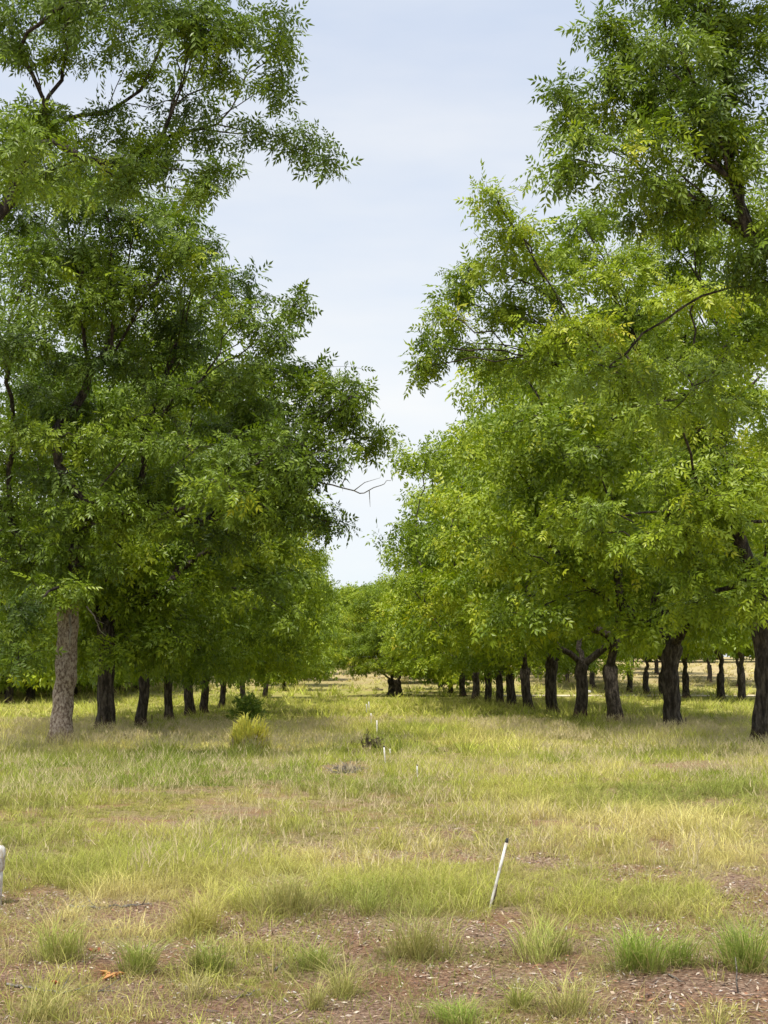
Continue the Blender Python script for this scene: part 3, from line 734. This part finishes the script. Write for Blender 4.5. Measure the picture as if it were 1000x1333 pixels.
# litter on the bare soil
def litter():
    x, y = tufts(6.3, 17, 1000); c = cover(x, y); k = rng.random(len(x)) < ((1 - c) * .9 + .06) * (.25 + 1.5 * sstep(.38, .62, fbm(x * 1.8 + 9, y * 1.4 + 2, 1))); x, y = x[k], y[k]; N = len(x)
    a = rng.random(N) * 6.28; l = rng.lognormal(-4.45, .6, N); w_ = np.minimum(l * .5, rng.uniform(.0025, .008, N))
    d = np.stack([np.cos(a), np.sin(a), rng.normal(0, .25, N)], -1); s = np.stack([-np.sin(a), np.cos(a), rng.normal(0, .35, N)], -1)
    B = np.stack([x, y, gz(x, y) + .004 + .006 * rng.random(N)], -1)
    V = np.stack([B - d * l[:, None], B - s * w_[:, None], B + d * l[:, None], B + s * w_[:, None]], 1).reshape(-1, 3)
    pal = np.array([(.46, .36, .26), (.26, .16, .11), (.10, .065, .05), (.48, .40, .32), (.20, .13, .10), (.38, .26, .18), (.42, .38, .34), (.12, .08, .07), (.33, .16, .09), (.40, .30, .22), (.34, .25, .19), (.27, .18, .13), (.20, .12, .085), (.52, .45, .35)])
    C = .95 * pal[rng.integers(0, len(pal), N)] * rng.uniform(.8, 1.15, (N, 1))
    i = np.arange(N)[:, None] * 4
    me = mesh('litter', V, (i + [0, 1, 2, 0, 2, 3]).reshape(-1), 3, LITTER, vcol=np.repeat(C, 4, 0)); o = link('leaf_litter', me, kind='stuff')
    o['label'] = 'bark chips and dry leaf litter on the bare soil'
litter()

# ------------------------------------------------------------------ single grass tufts in the foreground
def tuft(px, py, wpx, hpx, label, col, nb=130, droop=.3):
    p = onground(px, py); k = p[1] / F; R = wpx * k / 2 * 1.15; Hh = hpx * k
    N = int(nb * 2.2); m = rng.integers(4, 8); sc_x = rng.normal(0, .33, m) * R; sc_y = rng.normal(0, .38, m) * R; sh = rng.uniform(.5, 1.1, m); sla = rng.random(m) * 6.28; sho = rng.normal(0, .13, (m, 1)); g = rng.integers(0, m, N)
    a = rng.random(N) * 6.28; rad = rng.random(N) ** .6 * R * .42
    B = np.stack([np.cos(a) * rad + sc_x[g], np.sin(a) * rad * .8 + sc_y[g], np.zeros(N)], -1)
    a = np.where(rng.random(N) < .35, sla[g] + rng.normal(0, .4, N), a)
    B[:, 2] = gz(B[:, 0] + p[0], B[:, 1] + p[1]) - p[2] - .008
    H = 1.25 * Hh * rng.uniform(.25, 1.15, N) * np.sqrt(sh[g]); c1 = 1.5 * np.array(col) * (1 + sho[g]) * rng.uniform(.75, 1.2, (N, 1))
    dry = rng.random(N) < .2; c1[dry] = STRAW * rng.uniform(.7, 1.1, (dry.sum(), 1))
    c0 = c1 * .68 + DUN * .28
    add(*blades3(B, a + rng.normal(0, .5, N), np.abs(rng.normal(.42, .28, N)) + .6 * rad / (R + 1e-6) * .6, H, .0045 * rng.uniform(.7, 1.3, N), np.abs(rng.normal(droop, .2, N)), rng.uniform(-.9, .9, N), c0, c1))
    M = N // 2; ab = rng.random(M) * 6.28; rb = rng.random(M) ** .5 * R * 1.5; Bb = np.stack([np.cos(ab) * rb, np.sin(ab) * rb, np.zeros(M)], -1); Bb[:, 2] = gz(Bb[:, 0] + p[0], Bb[:, 1] + p[1]) - p[2] - .004
    cb = np.where(rng.random((M, 1)) < .5, STRAW * .75, np.where(rng.random((M, 1)) < .5, DUN * .7, np.array(col) * 1.3)) * rng.uniform(.7, 1.15, (M, 1))
    add(*blades3(Bb, ab + rng.normal(0, 1, M), np.abs(rng.normal(1.1, .6, M)), Hh * rng.uniform(.15, .5, M), .004 * rng.uniform(.7, 1.3, M), np.abs(rng.normal(.5, .3, M)), rng.uniform(-.9, .9, M), cb * .8, cb))
    o = flush('grass_tuft', None); o.location = p; tag(o, label, 'grass tuft', 'grass tufts on the bare foreground soil')
G1 = (.22, .27, .05); G2 = (.26, .30, .06); G3 = (.20, .28, .04); G4 = (.29, .295, .085)
tuft(78, 1250, 55, 60, 'tall loose tuft below the white post at left', G2, 170)
tuft(190, 1265, 58, 48, 'round tuft beside the orange dead leaves', G1, 190)
tuft(268, 1268, 62, 52, 'dense upright tuft just right of the round tuft', G1, 220)
tuft(408, 1262, 62, 34, 'low wide tuft on bare soil left of centre', G1, 180)
tuft(446, 1296, 36, 48, 'thin upright tuft in front of the low wide tuft', G4, 90)
tuft(252, 1300, 34, 32, 'small brownish tuft in front of the dense upright tuft', (.26, .24, .10), 60)
tuft(412, 1312, 26, 40, 'sparse olive tuft near the bottom left of centre', G4, 50)
tuft(825, 1262, 70, 55, 'bright green rounded tuft at lower right', G3, 260)
tuft(886, 1256, 44, 48, 'narrow green tuft between two brighter tufts', G3, 140)
tuft(960, 1258, 62, 66, 'tall green tuft with dark base at the right edge', G3, 230)
tuft(590, 1331, 90, 34, 'flat bright tuft at the bottom edge', G3, 240, .5)
tuft(672, 1312, 36, 34, 'small loose tuft right of the flat bright tuft', G2, 80)
tuft(548, 1245, 66, 62, 'tall wispy tuft left of the leaning pipe', G4, 170)
tuft(700, 1245, 80, 52, 'broad tuft in front of the leaning pipe', G2, 220)
tuft(385, 1190, 80, 66, 'large arching tuft at the edge of the bare soil', G4, 230, .5)
tuft(260, 1215, 50, 60, 'yellowing tuft behind the dense upright tuft', (.33, .32, .07), 140)
tuft(475, 1190, 30, 36, 'little tuft right of the large arching tuft', G2, 90)
tuft(735, 1320, 60, 62, 'sparse tall tuft at the bottom right of centre', G4, 90)
tuft(50, 1325, 90, 40, 'scruffy pale tuft in the bottom left corner', G4, 120)

# ------------------------------------------------------------------ pipes and posts
def pipe(px0, py0, px1, py1, dia, label, name='riser_pipe', cat='pipe', cap=True, capm=None, group=None, stained=True):
    b = onground(px0, py0); t = at(px1, py1, b[1]); v = t - b; L_ = np.linalg.norm(v); u = v / L_
    o = empty(name, b, label, cat, group)
    T = Tubes(); T.tube([u * -.12, u * 0, u * L_ * .5, u * (L_ - .015)], [dia / 2] * 4, 12); link('pipe_body', T.build('pipe_body', WHITE), o)
    if cap:
        T = Tubes(); r0 = dia * .56; T.tube([u * (L_ - .028), u * (L_ - .024), u * (L_ - .004), u * (L_ + .006)], [r0 * .95, r0, r0, r0 * .6], 12); link('cap', T.build('cap', capm or BLACK), o)
    return o, u, L_
o, u, L_ = pipe(638, 1182, 660.5, 1092, .022, 'leaning white irrigation pipe with a black cap in the foreground grass')
T = Tubes(); side = np.array([.0128, -.004, 0]); T.tube([u * .0 + side, u * L_ * .16 + side, u * L_ * .34 + side * .9], [.0075, .008, .004], 6); link('mud_crust', T.build('mud_crust', BROWNWOOD), o)
b = onground(-6, 1178); t = at(-2, 1100, b[1]); v = t - b; L_ = np.linalg.norm(v); u = v / L_
o = empty('white_post', b, 'white plastic post with a rounded cap at the left edge', 'post')
T = Tubes(); T.tube([u * -.15, u * .2, u * (L_ - .17)], [.046] * 3, 24); link('post_body', T.build('post_body', WHITE), o)
T = Tubes(); T.tube([u * (L_ - .19), u * (L_ - .187), u * (L_ - .05), u * (L_ - .02), u * (L_ - .006), u * L_], [.052, .055, .057, .052, .038, .018], 24); link('cap', T.build('cap', WHITE), o)
gp = 'white irrigation risers down the alley'
pipe(501.7, 993, 499.8, 971, .034, 'white riser with black cap left of the middle of the field', group=gp)
pipe(543.5, 1011, 543, 995, .026, 'thin riser with a black cap standing low in the grass', group=gp)
pipe(491.2, 956, 490.6, 937, .055, 'plain white riser just behind the brush heap', cap=False, group=gp)
pipe(483.6, 944, 483, 928, .065, 'plain white riser second from the brush heap', cap=False, group=gp)
pipe(477.5, 929, 477.1, 916, .08, 'far white riser third from the brush heap', cap=False, group=gp)
pipe(481, 926, 480, 913, .07, 'farthest white riser, faint, down the alley', cap=False, group=gp)
pipe(508.5, 984, 507.5, 974, .035, 'short white stub right of the capped riser', cap=False, group=gp)

def stake(px, py, py1, label, lean=0, mtl=None, dia=.05, px1=None):
    b = onground(px, py); t = at(px + lean if px1 is None else px1, py1, b[1]) - b
    T = Tubes(); T.tube([t * -.15, t * .3 + [.01, 0, 0], t * .7, t], [dia / 2, dia / 2, dia * .45, dia * .4], 7)
    o = link('stake', T.build('stake', mtl or BROWNWOOD), loc=b); return tag(o, label, 'stake')
stake(893, 953, 934, 'thin dark stake right of the second right-hand trunk')
stake(820.5, 946, 934, 'short dark stake beside the forked right-hand trunk')
stake(198, 944, 930, 'short dark stake right of the dark double-looking trunk')
stake(204, 939, 938, 'pale stick leaning in the grass on the left', mtl=DEADWOOD, px1=219) if False else None

# ------------------------------------------------------------------ sticks and dead wood
def stick(pts, r0, label, name='stick', mtl=None, cat='stick', twigs=0):
    P = np.array([onground(a, b) for a, b in pts]); c = P[0].copy(); P = P - c; P[:, 2] = gz(P[:, 0] + c[0], P[:, 1] + c[1]) - c[2] + r0 * .9
    t = np.linspace(0, 1, len(P)); tt = np.linspace(0, 1, len(P) * 4); Q = np.stack([np.interp(tt, t, P[:, i]) for i in range(3)], -1) + rng.normal(0, r0 * .5, (len(tt), 3)); Q[:, 2] += rng.random(len(tt)) * r0
    T = Tubes(); T.tube(Q, r0 * (1 - .65 * tt), 6)
    for _ in range(twigs):
        i = rng.integers(2, len(Q) - 1); d = rng.normal(0, 1, 3); d[2] = abs(d[2]) * .5; d /= np.linalg.norm(d)
        T.tube([Q[i], Q[i] + d * .06, Q[i] + d * .13 + [0, 0, .01]], [r0 * .5, r0 * .4, r0 * .15], 4)
    o = link(name, T.build(name, mtl or DEADWOOD), loc=c); return tag(o, label, cat, 'sticks lying on the soil')
stick([(92, 1182), (130, 1183), (165, 1181), (198, 1180)], .011, 'pale stick lying across the red bare soil', twigs=3)
stick([(10, 1283), (40, 1290), (75, 1294), (148, 1291)], .009, 'long curved pale stick at lower left', twigs=4)
stick([(357, 1266), (366, 1257), (375, 1249)], .008, 'short pale stick slanting on the mulch left of centre')
stick([(306, 1299), (325, 1298), (340, 1289)], .008, 'crooked pale stick below the dense upright tuft', twigs=1)
stick([(135, 1212), (160, 1209)], .007, 'tiny stick on red soil below the pale stick')
stick([(700, 1228), (690, 1240), (722, 1246)], .006, 'thin bent stick on soil below the broad tuft', twigs=1)
stick([(870, 1270), (890, 1281)], .006, 'thin stick on soil in front of the narrow green tuft')
stick([(204, 939), (211, 948), (219, 957)], .025, 'pale branch lying in the grass on the left', twigs=3)
def twig_upright():
    b = onground(962, 1293); T = Tubes(); P = np.array([(0, 0, -.02), (-.012, 0, .06), (-.008, 0, .12), (-.014, 0, .19)]); T.tube(P, [.005, .005, .004, .002], 5)
    T.tube([(-.012, 0, .06), (.02, .01, .10)], [.003, .001], 4)
    tag(link('twig', T.build('twig', DEADWOOD), loc=b), 'bare pale twig upright in front of the tall green tuft', 'twig')
twig_upright()
def dead_leaf(px, py, size, col, label, n):
    b = onground(px, py); V = []; Fc = []; C = []
    for i in range(n):
        a = rng.random() * 6.28; l = size * rng.uniform(.5, 1); w_ = l * .42
        q = np.array([rng.normal(0, size * .8) if n > 1 else 0, rng.normal(0, size * .5) if n > 1 else 0, .012 + .012 * rng.random()])
        d = np.array([math.cos(a), math.sin(a), rng.uniform(-.1, .3)]); s = np.array([-math.sin(a), math.cos(a), rng.uniform(-.2, .2)])
        k = len(V); V += [q - d * l, q - s * w_ + [0, 0, .012], q + d * l + [0, 0, .01], q + s * w_ + [0, 0, .012], q + [0, 0, -.006]]
        Fc += [k, k + 1, k + 4, k + 1, k + 2, k + 4, k + 2, k + 3, k + 4, k + 3, k, k + 4]; C += [np.array(col) * rng.uniform(.8, 1.2)] * 5
    tag(link('dead_leaf', mesh('dead_leaf', V, Fc, 3, LITTER, vcol=np.array(C)), loc=b), label, 'dead leaf')
dead_leaf(142, 1274, .05, (.42, .21, .08), 'spray of orange dead leaves on the mulch at lower left', 9)
dead_leaf(72, 1285, .045, (.42, .12, .05), 'single rust-red dead leaf left of the orange leaves', 1)
dead_leaf(123, 1240, .04, (.36, .15, .08), 'red-brown dead leaves below the tiny stick', 5)

def brush(px, py, wpx, hpx, label, name, cat, n=70, mtl=None, r0=.01, flat=.5, stems=False):
    b = onground(px, py); k = b[1] / F; R = wpx * k / 2; H = hpx * k; T = Tubes()
    for _ in range(n):
        a = rng.random() * 6.28; q = np.array([math.cos(a), math.sin(a), 0]) * R * rng.random() ** .5 * .7
        q[2] = H * .75 * rng.random() * (1 - (np.linalg.norm(q) / R) ** 2)
        if stems:
            d = np.array([rng.normal(0, .16), rng.normal(0, .16), 1]); l = H * rng.uniform(.5, 1); q[2] = -.02; q[:2] *= .5
        else:
            d = rng.normal(0, 1, 3); d[2] = abs(d[2]) * flat; l = R * rng.uniform(.5, 1.0)
        d /= np.linalg.norm(d); T.tube([q, q + d * l * .5 + rng.normal(0, .04 * l, 3), q + d * l], [r0, r0 * .8, r0 * .3], 4, cap=False)
        if stems:
            for __ in range(4):
                f = rng.uniform(.4, .95); e = rng.normal(0, 1, 3); e[2] = abs(e[2]); e /= np.linalg.norm(e)
                T.tube([q + d * l * f, q + d * l * f + e * l * .18], [r0 * .6, r0 * .3], 3, cap=False)
    return tag(link(name, T.build(name, mtl or BROWNWOOD), loc=b), label, cat)
brush(487, 974, 26, 15, 'grey-brown heap of dead brush beside the riser line', 'brush_heap', 'brush heap', 110, r0=.012)
brush(475, 974, 14, 28, 'tall bare weed stalks left of the brush heap', 'weed_stalks', 'weed', 7, r0=.012, stems=True)
brush(461, 972, 16, 13, 'short brown weeds left of the tall stalks', 'weed_stalks', 'weed', 9, r0=.01, stems=True)
brush(543, 970, 8, 12, 'single dark weed stalk right of the brush heap', 'weed_stalks', 'weed', 2, r0=.012, stems=True)
brush(452, 1006, 46, 12, 'low heap of grey dead branches on a bare patch', 'dead_branches', 'branches', 90, DEADWOOD, .009, .3)
brush(163, 962, 20, 8, 'brown dead twigs in the grass by the left trunks', 'dead_branches', 'branches', 22, BROWNWOOD, .014, .5)
def log(px0, py0, px1, py1, r0, label):
    a = onground(px0, py0); b = onground(px1, py1); b[1] = a[1] + .3; v = b - a; v[2] = 0
    T = Tubes(); f = np.linspace(0, 1, 7)[:, None]; P = v * f + [0, 0, r0 * .7] + rng.normal(0, r0 * .12, (7, 3)); T.tube(P, r0 * np.array([.8, 1, .95, 1.05, .9, .85, .7]), 10)
    T.tube([P[3], P[3] + [.1, -.05, r0 * 1.6], P[3] + [.22, -.08, r0 * 2.2]], [r0 * .4, r0 * .3, r0 * .1], 6)
    tag(link('fallen_log', T.build('fallen_log', BROWNWOOD), loc=a), label, 'log')
log(443, 941, 459, 941, .10, 'short rotten log in the alley grass left of the risers')
log(485, 899, 499, 899, .16, 'dark fallen log across the alley by the lone thick trunk')

# ------------------------------------------------------------------ bushes
def reed_bush():
    b = onground(323, 977); k = b[1] / F; N = 1500
    u = rng.normal(size=(N, 3)); u /= np.linalg.norm(u, axis=1)[:, None]; u[:, 2] = np.abs(u[:, 2]); q = rng.random(N) ** .45
    B = u * q[:, None] * np.array([31, 31, 42]) * k * (.82 + .2 * np.sin(np.arctan2(u[:, 1], u[:, 0]) * 3 + 1))[:, None]; a = np.arctan2(B[:, 1], B[:, 0])
    f = np.clip(B[:, 2] / (30 * k), 0, 1)[:, None]
    H = 12 * k * rng.uniform(.6, 1.5, N); c1 = np.where(rng.random((N, 1)) < .7, np.array([[.86, .80, .16]]), np.array([[.70, .72, .14]])) * rng.uniform(.75, 1.15, (N, 1))
    c1 = np.where(rng.random((N, 1)) > f + .62, DUN * rng.uniform(.6, 1, (N, 1)), c1); c0 = c1 * .8
    o = empty('yellow_bush', b, 'bright yellow-green arching bush in front of the left row', 'bush')
    add(*blades3(B, a + rng.normal(0, .4, N), np.abs(rng.normal(.30, .2, N)), H, .034 * rng.uniform(.7, 1.3, N), np.abs(rng.normal(.60, .3, N)), rng.uniform(-.8, .8, N), c0, c1))
    flush('foliage', 'stuff', o)
    T = Tubes()
    for _ in range(70):
        q = rng.random() * 6.28; h = rng.uniform(.3, .6); r_ = rng.random() * .2; T.tube([(math.cos(q) * r_, math.sin(q) * r_, -.02), (math.cos(q) * (r_ * 1.5 + .1), math.sin(q) * (r_ * 1.5 + .1), h)], [.011, .005], 4, cap=False)
    link('stem', T.build('stem', BROWNWOOD), o)
reed_bush()
def shrub(px, py, wpx, hpx, label, n=420):
    b = onground(px, py); k = b[1] / F; R = wpx * k / 2; H = hpx * k
    u = rng.normal(size=(n, 3)); u /= np.linalg.norm(u, axis=1)[:, None]; u[:, 2] = np.abs(u[:, 2])
    P = u * [R, R, H] * (rng.random((n, 1)) ** .4) * .85
    o = empty('green_shrub', b, label, 'shrub')
    me = leaves_mesh('foliage', P, u + rng.normal(0, .5, (n, 3)), np.full(n, .33), rng.random(n), 2, .5, .2, rng, SHRUBLEAF); link('foliage', me, o, 'stuff')
    T = Tubes()
    for i in range(16): T.tube([(0, 0, -.05), P[i] * .5 + [0, 0, .05], P[i]], [.02, .015, .006], 4, cap=False)
    link('stem', T.build('stem', BROWNWOOD), o)
shrub(322, 938, 42, 32, 'dark green leafy shrub behind the yellow-green bush')
def lump():
    b = loc_of(766, 160); n = 10; T = Tubes(); P = [(-.28, 0, .2), (-.2, 0, .24), (0, 0, .26), (.2, 0, .24), (.28, 0, .2)]; T.tube(P, [.08, .2, .24, .2, .07], 10)
    tag(link('white_lump', T.build('white_lump', WHITE), loc=b), 'small white lump on the far track between two right-hand trunks', 'rock')  # small white thing of unknown kind, modelled as a rounded lump
lump()

# bare dead branches in the left trees
def dead_branch(tree, pts, Y, r0, forks):
    M = Vector(tree.location); T = Tubes()
    P = np.array([at(a, c, Y) for a, c in pts]) - np.array(M)
    tt = np.linspace(0, 1, len(P) * 3); t = np.linspace(0, 1, len(P)); Q = np.stack([np.interp(tt, t, P[:, i]) for i in range(3)], -1) + rng.normal(0, .02, (len(tt), 3))
    T.tube(Q, r0 * (1 - .7 * tt), 5)
    for i, pp in forks:
        R_ = np.array([at(a, c, Y) for a, c in pp]) - np.array(M); T.tube(np.vstack([Q[i], R_]), np.linspace(r0 * .6, r0 * .15, len(R_) + 1), 4)
    link('dead_branch', T.build('dead_branch', DEADWOOD), tree)
trees = [o for o in COL.objects if o.name.startswith('pecan_tree')]
dead_branch(trees[1], [(410, 625), (450, 636), (475, 641), (495, 632), (508, 625)], 41.4, .025, [(5, [(475, 628), (495, 622)]), (8, [(482, 660)]), (3, [(455, 610), (460, 605)])])
dead_branch(trees[2], [(112, 790), (125, 805), (130, 822), (141, 829)], 49, .03, [(4, [(136, 812)])])
dead_branch(trees[1], [(92, 800), (91, 822), (90, 845)], 40.9, .04, [])
tot = sum(len(m.polygons) for m in bpy.data.meshes)
print('POLYS', tot, 'objects', len(COL.objects))
